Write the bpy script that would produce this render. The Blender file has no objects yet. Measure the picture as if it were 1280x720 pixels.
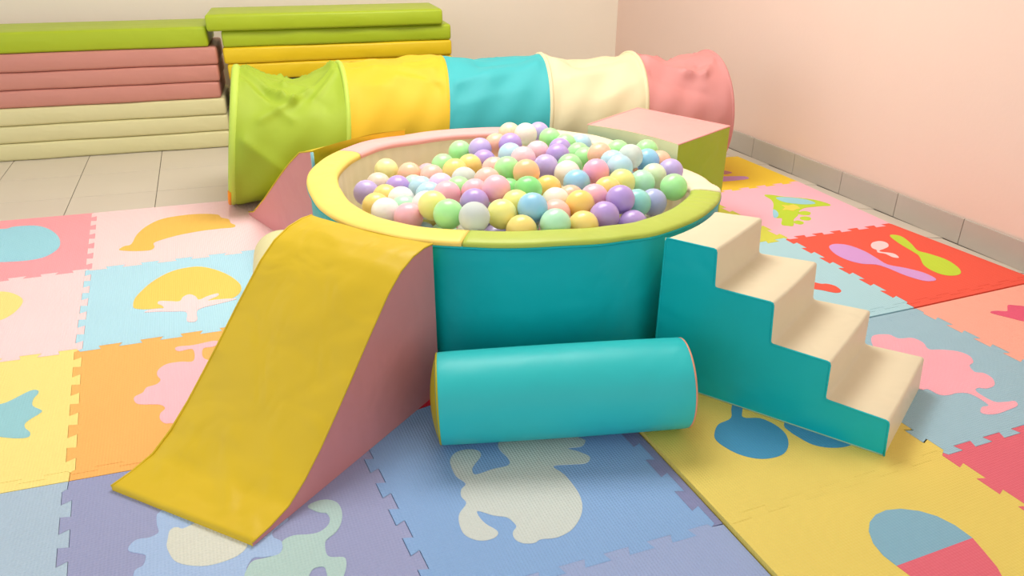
import bpy, bmesh, math, random
from mathutils import Vector, Matrix

random.seed(7)
S = bpy.context.scene
COL = S.collection
PI = math.pi

# ------------------------------------------------------------------ camera
CAM_F, CAM_YAW, CAM_PITCH, CAM_ROLL, CAM_H = 933.3, math.radians(22.626), math.radians(25.974), math.radians(0.152), 1.1353
fw = Vector((math.sin(CAM_YAW)*math.cos(CAM_PITCH), math.cos(CAM_YAW)*math.cos(CAM_PITCH), -math.sin(CAM_PITCH)))
r0 = Vector((math.cos(CAM_YAW), -math.sin(CAM_YAW), 0.0)); u0 = r0.cross(fw)
rt = math.cos(CAM_ROLL)*r0 + math.sin(CAM_ROLL)*u0
up = -math.sin(CAM_ROLL)*r0 + math.cos(CAM_ROLL)*u0
cd = bpy.data.cameras.new('camera'); cam = bpy.data.objects.new('camera', cd); COL.objects.link(cam)
cd.sensor_width = 36.0; cd.lens = CAM_F/1280*36.0; cd.clip_start = 0.05
cam.matrix_world = Matrix(((rt.x, up.x, -fw.x, 0), (rt.y, up.y, -fw.y, 0), (rt.z, up.z, -fw.z, CAM_H), (0, 0, 0, 1)))
S.camera = cam

# ------------------------------------------------------------------ light
W = bpy.data.worlds.new('world'); S.world = W; W.use_nodes = True
bg = W.node_tree.nodes['Background']; bg.inputs[0].default_value = (0.97, 0.985, 1.0, 1); bg.inputs[1].default_value = 0.94
def area(name, loc, tgt, sx, sy, power, col=(1, 0.985, 0.955)):
    l = bpy.data.lights.new(name, 'AREA'); l.shape = 'RECTANGLE'; l.size = sx; l.size_y = sy; l.energy = power; l.color = col
    o = bpy.data.objects.new(name, l); COL.objects.link(o); o.location = loc
    o.rotation_euler = (Vector(tgt)-Vector(loc)).to_track_quat('-Z', 'Y').to_euler(); return o
area('ceiling_lamp_light', (0.95, 2.75, 2.50), (0.95, 2.75, 0), 1.5, 1.1, 37)
S.view_settings.view_transform = 'Standard'; S.view_settings.look = 'None'
S.view_settings.gamma = 1.0; S.view_settings.use_curve_mapping = False
S.view_settings.exposure = 0.30

# ------------------------------------------------------------------ materials
def lin(c):
    return tuple((x/12.92 if x <= 0.04045 else ((x+0.055)/1.055)**2.4) for x in (v/255.0 for v in c))
def newmat(name):
    m = bpy.data.materials.new(name); m.use_nodes = True
    nt = m.node_tree; return m, nt, nt.nodes['Principled BSDF']
def noise_col(nt, b, c, amount, scale, coord='Object'):
    tc = nt.nodes.new('ShaderNodeTexCoord'); n = nt.nodes.new('ShaderNodeTexNoise'); n.inputs['Scale'].default_value = scale; n.inputs['Detail'].default_value = 4
    nt.links.new(tc.outputs[coord], n.inputs['Vector'])
    mx = nt.nodes.new('ShaderNodeMix'); mx.data_type = 'RGBA'
    l = lin(c); mx.inputs['A'].default_value = (*[v*(1-amount) for v in l], 1); mx.inputs['B'].default_value = (*[min(1, v*(1+amount)) for v in l], 1)
    nt.links.new(n.outputs['Fac'], mx.inputs['Factor']); nt.links.new(mx.outputs['Result'], b.inputs['Base Color'])
    return tc, n
def bump(nt, b, height, strength, dist):
    bp = nt.nodes.new('ShaderNodeBump'); bp.inputs['Strength'].default_value = strength; bp.inputs['Distance'].default_value = dist
    nt.links.new(height, bp.inputs['Height']); nt.links.new(bp.outputs['Normal'], b.inputs['Normal']); return bp
def vinyl(name, c, rough=0.45, wr=0.25, scale=7):
    """soft coated cloth over foam: faint mottling, soft creases"""
    m, nt, b = newmat(name); tc, n = noise_col(nt, b, c, 0.035, 5)
    b.inputs['Roughness'].default_value = rough; b.inputs['Specular IOR Level'].default_value = 0.35
    n2 = nt.nodes.new('ShaderNodeTexNoise'); n2.inputs['Scale'].default_value = scale; n2.inputs['Detail'].default_value = 2; n2.inputs['Distortion'].default_value = 0.6
    nt.links.new(tc.outputs['Object'], n2.inputs['Vector'])
    bump(nt, b, n2.outputs['Fac'], wr, 0.03); return m
def foam(name, c, ang=0.0):
    """EVA puzzle mat: matte, with a fine rib"""
    m, nt, b = newmat(name); tc, n = noise_col(nt, b, c, 0.03, 4)
    b.inputs['Roughness'].default_value = 0.62; b.inputs['Specular IOR Level'].default_value = 0.3
    w = nt.nodes.new('ShaderNodeTexWave'); w.bands_direction = 'X'; w.inputs['Scale'].default_value = 45
    w2 = nt.nodes.new('ShaderNodeTexWave'); w2.bands_direction = 'Y'; w2.inputs['Scale'].default_value = 45
    nt.links.new(tc.outputs['Object'], w.inputs['Vector']); nt.links.new(tc.outputs['Object'], w2.inputs['Vector'])
    ad = nt.nodes.new('ShaderNodeMath'); ad.operation = 'ADD'
    nt.links.new(w.outputs['Fac'], ad.inputs[0]); nt.links.new(w2.outputs['Fac'], ad.inputs[1])
    bump(nt, b, ad.outputs[0], 0.35, 0.002); return m
def plain(name, c, rough=0.6, amt=0.02, sc=3, spec=0.3):
    m, nt, b = newmat(name); noise_col(nt, b, c, amt, sc)
    b.inputs['Roughness'].default_value = rough; b.inputs['Specular IOR Level'].default_value = spec; return m
def ballmat(name, c, clear=0.0):
    m, nt, b = newmat(name); noise_col(nt, b, c, 0.03, 9)
    b.inputs['Roughness'].default_value = 0.28; b.inputs['Specular IOR Level'].default_value = 0.5
    b.inputs['Subsurface Weight'].default_value = 0.7; b.inputs['Subsurface Radius'].default_value = (1, 1, 1); b.inputs['Subsurface Scale'].default_value = 0.05
    if clear:
        b.inputs['Transmission Weight'].default_value = clear; b.inputs['IOR'].default_value = 1.06; b.inputs['Subsurface Weight'].default_value = 0
    return m
_foam = {}
FOAM = dict(coral=(250,164,172), palepink=(255,214,214), ltpink=(255,214,216), ltpink2=(255,190,200), sky=(158,216,232), skytile=(178,222,238), apricot=(246,194,92), apricot2=(255,206,100),
  butter=(250,226,136), butter2=(250,220,90), orange=(250,182,100), aqua=(150,204,214), greyblue=(172,194,214), purplegrey=(152,158,196), periw=(164,190,228), bone=(214,216,204), sage=(176,204,200),
  bone2=(204,210,204), blue=(134,170,216), periwinkle=(152,168,208), yellow=(230,206,104), denim=(70,148,190), steel=(132,178,200), rose=(226,106,122), candy=(255,176,190), bluegrey=(158,194,210),
  peach=(250,176,156), magenta=(232,92,126), red=(242,92,72), orchid=(214,160,222), lime=(196,222,60), lime2=(190,220,56), pinkmat=(250,190,206), yellowback=(248,212,56), mauve=(206,140,150),
  skypale=(174,216,226), limemat=(214,216,80), crimson=(206,30,56), striped=(132,136,178))
def FM(k):
    if k not in _foam: _foam[k] = foam('foam_'+k, FOAM[k])
    return _foam[k]
V = dict(yellow=vinyl('vinyl_yellow', (214,182,32), wr=0.4), pink=vinyl('vinyl_pink', (214,142,142)), teal=vinyl('vinyl_teal', (0,182,188)), turq=vinyl('vinyl_turquoise', (44,190,192)),
  cream=vinyl('vinyl_cream', (230,218,186)), green=vinyl('vinyl_green', (172,192,40)), navy=vinyl('vinyl_navy', (34,52,84)), rimyellow=vinyl('vinyl_rim_yellow', (255,220,112)),
  rimgreen=vinyl('vinyl_rim_green', (184,200,84)), rimcream=vinyl('vinyl_rim_cream', (246,232,200)), rimpink=vinyl('vinyl_rim_pink', (250,178,174)), lining=vinyl('vinyl_lining', (232,222,190)),
  ivory=vinyl('vinyl_ivory', (222,214,162)), boxpink=vinyl('vinyl_box_pink', (246,170,164)), stackyellow=vinyl('vinyl_stack_yellow', (230,196,28)), orange=vinyl('vinyl_orange', (245,160,40)), matpink=vinyl('vinyl_mat_pink', (206,140,126)),
  paleblue=vinyl('vinyl_pale_blue', (150,204,214)), palegreen=vinyl('vinyl_pale_green', (212,220,180)), trim=vinyl('vinyl_trim', (150,190,160)))

# ------------------------------------------------------------------ object helpers
def link(o, parent=None):
    COL.objects.link(o)
    if parent is not None: o.parent = parent
    return o
def tag(o, label, cat, group=None):
    o['label'] = label; o['category'] = cat
    if group: o['group'] = group
    return o
def empty(name, loc, label, cat, group=None, rz=0):
    o = bpy.data.objects.new(name, None); o.empty_display_size = 0.1; link(o); o.location = loc; o.rotation_euler = (0, 0, rz)
    return tag(o, label, cat, group)
def mesh(name, verts, faces, mat, parent=None, smooth=True, label=None, auto=None):
    me = bpy.data.meshes.new(name); me.from_pydata([tuple(v) for v in verts], [], faces); me.validate()
    bm = bmesh.new(); bm.from_mesh(me); bmesh.ops.recalc_face_normals(bm, faces=bm.faces); bm.to_mesh(me); bm.free()
    me.materials.append(mat)
    if smooth: me.shade_smooth()
    o = bpy.data.objects.new(name, me); link(o, parent)
    if label: o['label'] = label
    return o
def bmobj(name, bm, mat, parent=None, smooth=True, label=None, angle=None):
    bmesh.ops.recalc_face_normals(bm, faces=bm.faces)
    me = bpy.data.meshes.new(name); bm.to_mesh(me); bm.free(); me.materials.append(mat)
    if smooth:
        me.shade_smooth()
        if angle: me.set_sharp_from_angle(angle=angle)
    o = bpy.data.objects.new(name, me); link(o, parent)
    if label: o['label'] = label
    return o
def prism_bm(pts, z0, z1, bev=0.0, seg=1):
    bm = bmesh.new(); a = [bm.verts.new((p[0], p[1], z0)) for p in pts]; b = [bm.verts.new((p[0], p[1], z1)) for p in pts]
    n = len(pts); bm.faces.new(a[::-1]); bm.faces.new(b)
    for i in range(n): bm.faces.new((a[i], a[(i+1) % n], b[(i+1) % n], b[i]))
    if bev: bmesh.ops.bevel(bm, geom=bm.edges[:], offset=bev, segments=seg, affect='EDGES', profile=0.5)
    return bm
def local(pts, org): return [(p[0]-org[0], p[1]-org[1]) for p in pts]
def tube(name, path, r, mat, parent, n=8, closed=False, label=None):
    vs, fs = [], []; L = len(path); P = [Vector(p) for p in path]
    prev = None
    for i, p in enumerate(P):
        if closed: t = P[(i+1) % L]-P[i-1]
        else: t = P[min(i+1, L-1)]-P[max(i-1, 0)]
        t.normalize()
        ref = Vector((0, 0, 1)) if abs(t.z) < 0.9 else Vector((1, 0, 0))
        if prev is None: a = t.cross(ref).normalized()
        else:
            a = prev-t*prev.dot(t); a.normalize()
        prev = a; b = t.cross(a)
        for k in range(n): vs.append(p+r*(math.cos(2*PI*k/n)*a+math.sin(2*PI*k/n)*b))
    for i in range(L if closed else L-1):
        j = (i+1) % L
        for k in range(n): fs.append((i*n+k, i*n+(k+1) % n, j*n+(k+1) % n, j*n+k))
    if not closed: fs.append(tuple(range(n))[::-1]); fs.append(tuple((L-1)*n+k for k in range(n)))
    return mesh(name, vs, fs, mat, parent, True, label)

FLOOR_Z, ZL = -0.024, -0.012          # tile floor; tops of the thin mats; the thick mats top out at 0

INLAYS = {
 'A0': [
  ('inlay', 'sky', 'pale blue oval inlay', 1, [[-0.854,3.5],[-0.826,3.495],[-0.802,3.509],[-0.728,3.491],[-0.677,3.44],[-0.637,3.364],[-0.61,3.276],[-0.603,3.191],[-0.62,3.132],[-0.652,3.095],[-0.708,3.088],[-0.791,3.109],[-0.877,3.149],[-0.957,3.239],[-1.015,3.367],[-1.023,3.487],[-0.955,3.532]]),
 ],
 'B0': [
  ('inlay', 'apricot', 'apricot banana-shaped inlay', 1, [[-0.384,3.075],[-0.366,3.102],[-0.342,3.114],[-0.325,3.216],[-0.29,3.306],[-0.234,3.371],[-0.155,3.388],[-0.076,3.378],[-0.007,3.34],[0.006,3.296],[0.034,3.262],[0.04,3.209],[0.055,3.178],[0.046,3.154],[-0.007,3.16],[-0.083,3.162],[-0.159,3.149],[-0.214,3.128],[-0.259,3.097],[-0.257,3.049],[-0.271,3.021],[-0.32,3.03],[-0.372,3.057]]),
 ],
 'A1': [
  ('inlay', 'butter', 'pale yellow oval inlay', 1, [[-0.745,2.819],[-0.712,2.797],[-0.681,2.758],[-0.662,2.716],[-0.661,2.671],[-0.672,2.625],[-0.688,2.595],[-0.706,2.579],[-0.745,2.568],[-0.795,2.624],[-0.832,2.712],[-0.833,2.79],[-0.798,2.832]]),
 ],
 'B1': [
  ('inlay', 'apricot2', 'apricot dome-shaped inlay', 1, [[-0.315,2.519],[-0.313,2.577],[-0.296,2.631],[-0.262,2.701],[-0.214,2.76],[-0.164,2.786],[-0.105,2.783],[-0.056,2.741],[-0.009,2.669],[0.023,2.585],[0.029,2.529],[0.015,2.483],[-0.011,2.459],[-0.046,2.456],[-0.093,2.448],[-0.154,2.453],[-0.229,2.473],[-0.274,2.483],[-0.303,2.499]]),
  ('inlay_top', 'ltpink', 'light pink palm-like inlay under the dome', 1, [[-0.24,2.512],[-0.233,2.53],[-0.199,2.514],[-0.172,2.503],[-0.16,2.534],[-0.14,2.546],[-0.121,2.522],[-0.111,2.49],[-0.083,2.508],[-0.051,2.518],[-0.05,2.497],[-0.084,2.473],[-0.061,2.47],[-0.015,2.46],[0.007,2.448],[-0.047,2.435],[-0.116,2.415],[-0.121,2.344],[-0.134,2.331],[-0.152,2.346],[-0.153,2.412],[-0.199,2.434],[-0.243,2.451],[-0.279,2.461],[-0.259,2.474],[-0.223,2.466],[-0.226,2.49]]),
 ],
 'B2': [
  ('inlay', 'ltpink2', 'light pink tree-shaped inlay', 1, [[-0.189,2.169],[-0.18,2.182],[-0.138,2.174],[-0.081,2.178],[-0.064,2.161],[-0.082,2.142],[-0.111,2.141],[-0.113,2.086],[-0.087,2.049],[-0.054,1.993],[-0.051,1.899],[-0.065,1.818],[-0.101,1.768],[-0.133,1.758],[-0.165,1.745],[-0.197,1.773],[-0.216,1.781],[-0.228,1.805],[-0.227,1.832],[-0.216,1.851],[-0.23,1.876],[-0.278,1.897],[-0.292,1.92],[-0.291,1.941],[-0.272,1.954],[-0.263,1.977],[-0.238,1.984],[-0.228,2.004],[-0.237,2.034],[-0.234,2.063],[-0.212,2.087],[-0.176,2.086],[-0.14,2.077],[-0.14,2.149],[-0.176,2.151]]),
 ],
 'A2': [
  ('inlay', 'aqua', 'pale blue fish-tail inlay', 1, [[-0.62,2.038],[-0.598,2.046],[-0.556,2.08],[-0.537,2.074],[-0.534,2.058],[-0.542,2.031],[-0.539,1.997],[-0.517,1.968],[-0.515,1.954],[-0.543,1.922],[-0.543,1.896],[-0.528,1.868],[-0.529,1.849],[-0.551,1.852],[-0.594,1.876],[-0.644,1.915],[-0.679,1.99],[-0.666,2.041]]),
 ],
 'B3': [
  ('inlay', 'periw', 'powder blue cloud-shaped inlay', 1, [[-0.232,1.429],[-0.227,1.437],[-0.213,1.442],[-0.128,1.426],[-0.033,1.36],[0.024,1.318],[0.024,1.305],[0.009,1.296],[-0.007,1.285],[-0.007,1.268],[0.007,1.25],[0.006,1.231],[-0.003,1.216],[-0.031,1.219],[-0.051,1.225],[-0.066,1.204],[-0.069,1.173],[-0.086,1.108],[-0.251,1.176],[-0.272,1.271],[-0.255,1.289],[-0.251,1.314],[-0.262,1.325],[-0.283,1.341],[-0.282,1.357],[-0.269,1.369],[-0.245,1.366],[-0.228,1.374],[-0.231,1.398]]),
  ('inlay_top', 'bone', 'cream rounded inlay', 1, [[-0.21,1.346],[-0.207,1.367],[-0.199,1.376],[-0.189,1.373],[-0.18,1.366],[-0.147,1.372],[-0.108,1.345],[-0.071,1.299],[-0.059,1.266],[-0.075,1.246],[-0.101,1.238],[-0.139,1.239],[-0.175,1.256],[-0.197,1.277],[-0.208,1.306],[-0.212,1.327]]),
  ('inlay_animal', 'sage', 'sage green animal-shaped inlay', 1, [[-0.07,1.173],[-0.064,1.203],[-0.052,1.217],[-0.032,1.216],[-0.003,1.216],[0.007,1.231],[0.009,1.25],[0.032,1.257],[0.063,1.248],[0.085,1.247],[0.104,1.26],[0.111,1.278],[0.107,1.297],[0.097,1.303],[0.085,1.314],[0.073,1.334],[0.095,1.343],[0.118,1.338],[0.135,1.32],[0.139,1.289],[0.131,1.257],[0.116,1.234],[0.094,1.219],[0.088,1.205],[0.087,1.178],[0.095,1.167],[0.115,1.159],[0.12,1.149],[0.116,1.129],[0.104,1.104],[0.089,1.09],[0.078,1.101],[0.078,1.13],[0.077,1.145],[0.069,1.151],[0.055,1.15],[0.045,1.136],[0.038,1.118],[-0.025,1.133]]),
 ],
 'C3': [
  ('inlay', 'bone2', 'bone coloured squirrel-shaped inlay', 1, [[0.407,1.353],[0.418,1.376],[0.436,1.388],[0.464,1.387],[0.484,1.373],[0.484,1.352],[0.461,1.33],[0.448,1.314],[0.449,1.293],[0.493,1.296],[0.527,1.294],[0.539,1.304],[0.54,1.325],[0.534,1.356],[0.541,1.382],[0.57,1.4],[0.634,1.391],[0.696,1.36],[0.74,1.318],[0.739,1.303],[0.722,1.292],[0.689,1.298],[0.707,1.278],[0.723,1.253],[0.717,1.238],[0.7,1.232],[0.667,1.242],[0.628,1.251],[0.639,1.214],[0.642,1.163],[0.637,1.126],[0.623,1.094],[0.6,1.068],[0.571,1.049],[0.536,1.043],[0.505,1.051],[0.488,1.047],[0.466,1.055],[0.455,1.072],[0.458,1.091],[0.471,1.103],[0.471,1.117],[0.463,1.137],[0.438,1.154],[0.412,1.179],[0.409,1.16],[0.415,1.135],[0.428,1.112],[0.428,1.099],[0.414,1.091],[0.39,1.094],[0.371,1.109],[0.361,1.131],[0.364,1.165],[0.374,1.188],[0.397,1.211],[0.394,1.236],[0.401,1.257],[0.417,1.273],[0.405,1.306]]),
 ],
 'Y1': [
  ('inlay', 'denim', 'blue cherry-shaped inlay with a stem', 1, [[1.048,1.202],[1.078,1.226],[1.123,1.236],[1.158,1.278],[1.237,1.349],[1.252,1.343],[1.178,1.259],[1.154,1.226],[1.191,1.207],[1.208,1.17],[1.207,1.13],[1.185,1.094],[1.152,1.071],[1.114,1.068],[1.079,1.08],[1.05,1.109],[1.035,1.147],[1.033,1.178]]),
  ('inlay', 'denim', 'second blue cherry-shaped inlay, half under the steps', 1, [[1.229,1.161],[1.224,1.134],[1.228,1.106],[1.239,1.072],[1.267,1.047],[1.311,1.034],[1.358,1.042],[1.397,1.072],[1.408,1.122],[1.389,1.165],[1.341,1.2],[1.279,1.196]]),
 ],
 'Y2': [
  ('inlay', 'steel', 'steel blue half of the egg-shaped inlay', 2, [[1.14,0.8],[1.162,0.819],[1.191,0.831],[1.223,0.833],[1.256,0.824],[1.287,0.804],[1.309,0.778],[1.321,0.744],[1.323,0.704],[1.118,0.708],[1.115,0.739],[1.122,0.771]]),
  ('inlay', 'rose', 'rose red half of the egg-shaped inlay', 2, [[1.118,0.708],[1.323,0.704],[1.311,0.667],[1.298,0.63],[1.276,0.595],[1.249,0.575],[1.197,0.578],[1.157,0.609],[1.129,0.652],[1.122,0.68]]),
 ],
 'BL': [
  ('inlay', 'candy', 'pink tree-shaped inlay', 1, [[1.789,1.418],[1.844,1.408],[1.854,1.377],[1.895,1.364],[1.902,1.331],[1.885,1.295],[1.917,1.279],[1.953,1.254],[1.963,1.222],[1.943,1.193],[1.915,1.183],[1.899,1.154],[1.917,1.139],[1.914,1.11],[1.888,1.085],[1.854,1.082],[1.834,1.093],[1.814,1.081],[1.814,1.032],[1.841,1.018],[1.868,1.011],[1.855,0.994],[1.814,0.99],[1.773,0.989],[1.745,0.998],[1.74,1.011],[1.763,1.025],[1.788,1.026],[1.79,1.079],[1.76,1.097],[1.732,1.098],[1.708,1.11],[1.703,1.14],[1.683,1.148],[1.681,1.192],[1.712,1.285],[1.736,1.357]]),
 ],
 'PE': [
  ('inlay', 'magenta', 'deep pink inlay with a notched end', 1, [[2.277,1.394],[2.302,1.39],[2.328,1.376],[2.348,1.388],[2.374,1.405],[2.395,1.393],[2.414,1.379],[2.435,1.347],[2.402,1.311],[2.351,1.293],[2.315,1.307],[2.292,1.344],[2.271,1.382]]),
 ],
 'RE': [
  ('inlay', 'orchid', 'lilac maraca-shaped inlay', 1, [[2.183,2.012],[2.212,2.032],[2.245,2.028],[2.274,1.997],[2.284,1.933],[2.275,1.868],[2.266,1.805],[2.301,1.757],[2.328,1.705],[2.33,1.663],[2.322,1.641],[2.299,1.637],[2.27,1.654],[2.249,1.71],[2.241,1.781],[2.226,1.821],[2.183,1.847],[2.159,1.895],[2.159,1.954]]),
  ('inlay', 'lime', 'lime green maraca-shaped inlay', 1, [[2.501,2.012],[2.526,2.018],[2.541,1.989],[2.516,1.923],[2.481,1.859],[2.494,1.823],[2.508,1.758],[2.49,1.693],[2.458,1.651],[2.423,1.639],[2.384,1.655],[2.373,1.694],[2.387,1.75],[2.439,1.815],[2.454,1.855],[2.473,1.941]]),
  ('inlay', 'ltpink', 'pale pink music-note inlay', 1, [[2.357,1.972],[2.387,1.989],[2.423,1.987],[2.431,1.961],[2.407,1.933],[2.368,1.921],[2.346,1.917],[2.338,1.905],[2.37,1.874],[2.358,1.837],[2.339,1.848],[2.339,1.883],[2.323,1.905],[2.338,1.926],[2.337,1.946]]),
 ],
 'LB': [
  ('inlay', 'red', 'small red inlay at the foot of the steps', 1, [[1.896,1.789],[1.916,1.769],[1.935,1.761],[1.949,1.735],[1.938,1.697],[1.91,1.694],[1.883,1.727],[1.862,1.753]]),
 ],
 'LP': [
  ('inlay', 'lime2', 'lime green crown-shaped inlay', 1, [[2.366,2.617],[2.4,2.608],[2.432,2.571],[2.475,2.537],[2.517,2.503],[2.547,2.456],[2.557,2.404],[2.542,2.388],[2.51,2.397],[2.463,2.405],[2.418,2.408],[2.37,2.388],[2.322,2.344],[2.273,2.313],[2.22,2.255],[2.198,2.26],[2.182,2.284],[2.232,2.34],[2.215,2.357],[2.248,2.417],[2.319,2.497],[2.352,2.552]]),
  ('inlay', 'lime2', 'lime green dot inlay', 1, [[2.352,2.374],[2.386,2.377],[2.4,2.354],[2.375,2.331],[2.35,2.337],[2.339,2.354]]),
  ('inlay', 'lime2', 'lime green dot inlay', 1, [[2.315,2.322],[2.345,2.322],[2.353,2.3],[2.331,2.279],[2.307,2.285],[2.301,2.303]]),
  ('inlay', 'lime2', 'lime green dot inlay', 1, [[2.253,2.291],[2.279,2.296],[2.288,2.273],[2.272,2.255],[2.252,2.256],[2.244,2.275]]),
  ('inlay_top', 'sky', 'pale blue pool inlay', 1, [[2.391,2.566],[2.424,2.562],[2.47,2.532],[2.505,2.49],[2.509,2.442],[2.482,2.435],[2.436,2.453],[2.392,2.494],[2.382,2.528]]),
  ('inlay_top', 'butter2', 'yellow star inlay', 2, [[2.345,2.475],[2.371,2.46],[2.401,2.463],[2.403,2.436],[2.394,2.411],[2.371,2.409],[2.341,2.396],[2.33,2.417],[2.306,2.425],[2.34,2.444]]),
  ('inlay_top', 'sky', 'pale blue dot inlay', 1, [[2.268,2.441],[2.275,2.427],[2.257,2.392],[2.227,2.362],[2.209,2.365]]),
 ],
 'YB': [
  ('inlay', 'mauve', 'mauve stripe inlay', 1, [[2.381,3.046],[2.434,3.008],[2.449,2.965],[2.394,2.955],[2.333,2.98]]),
  ('inlay', 'orchid', 'pale lilac stripe inlay', 1, [[2.315,2.956],[2.373,2.927],[2.467,2.889],[2.453,2.849],[2.324,2.862],[2.264,2.886]]),
 ],
}
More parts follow.
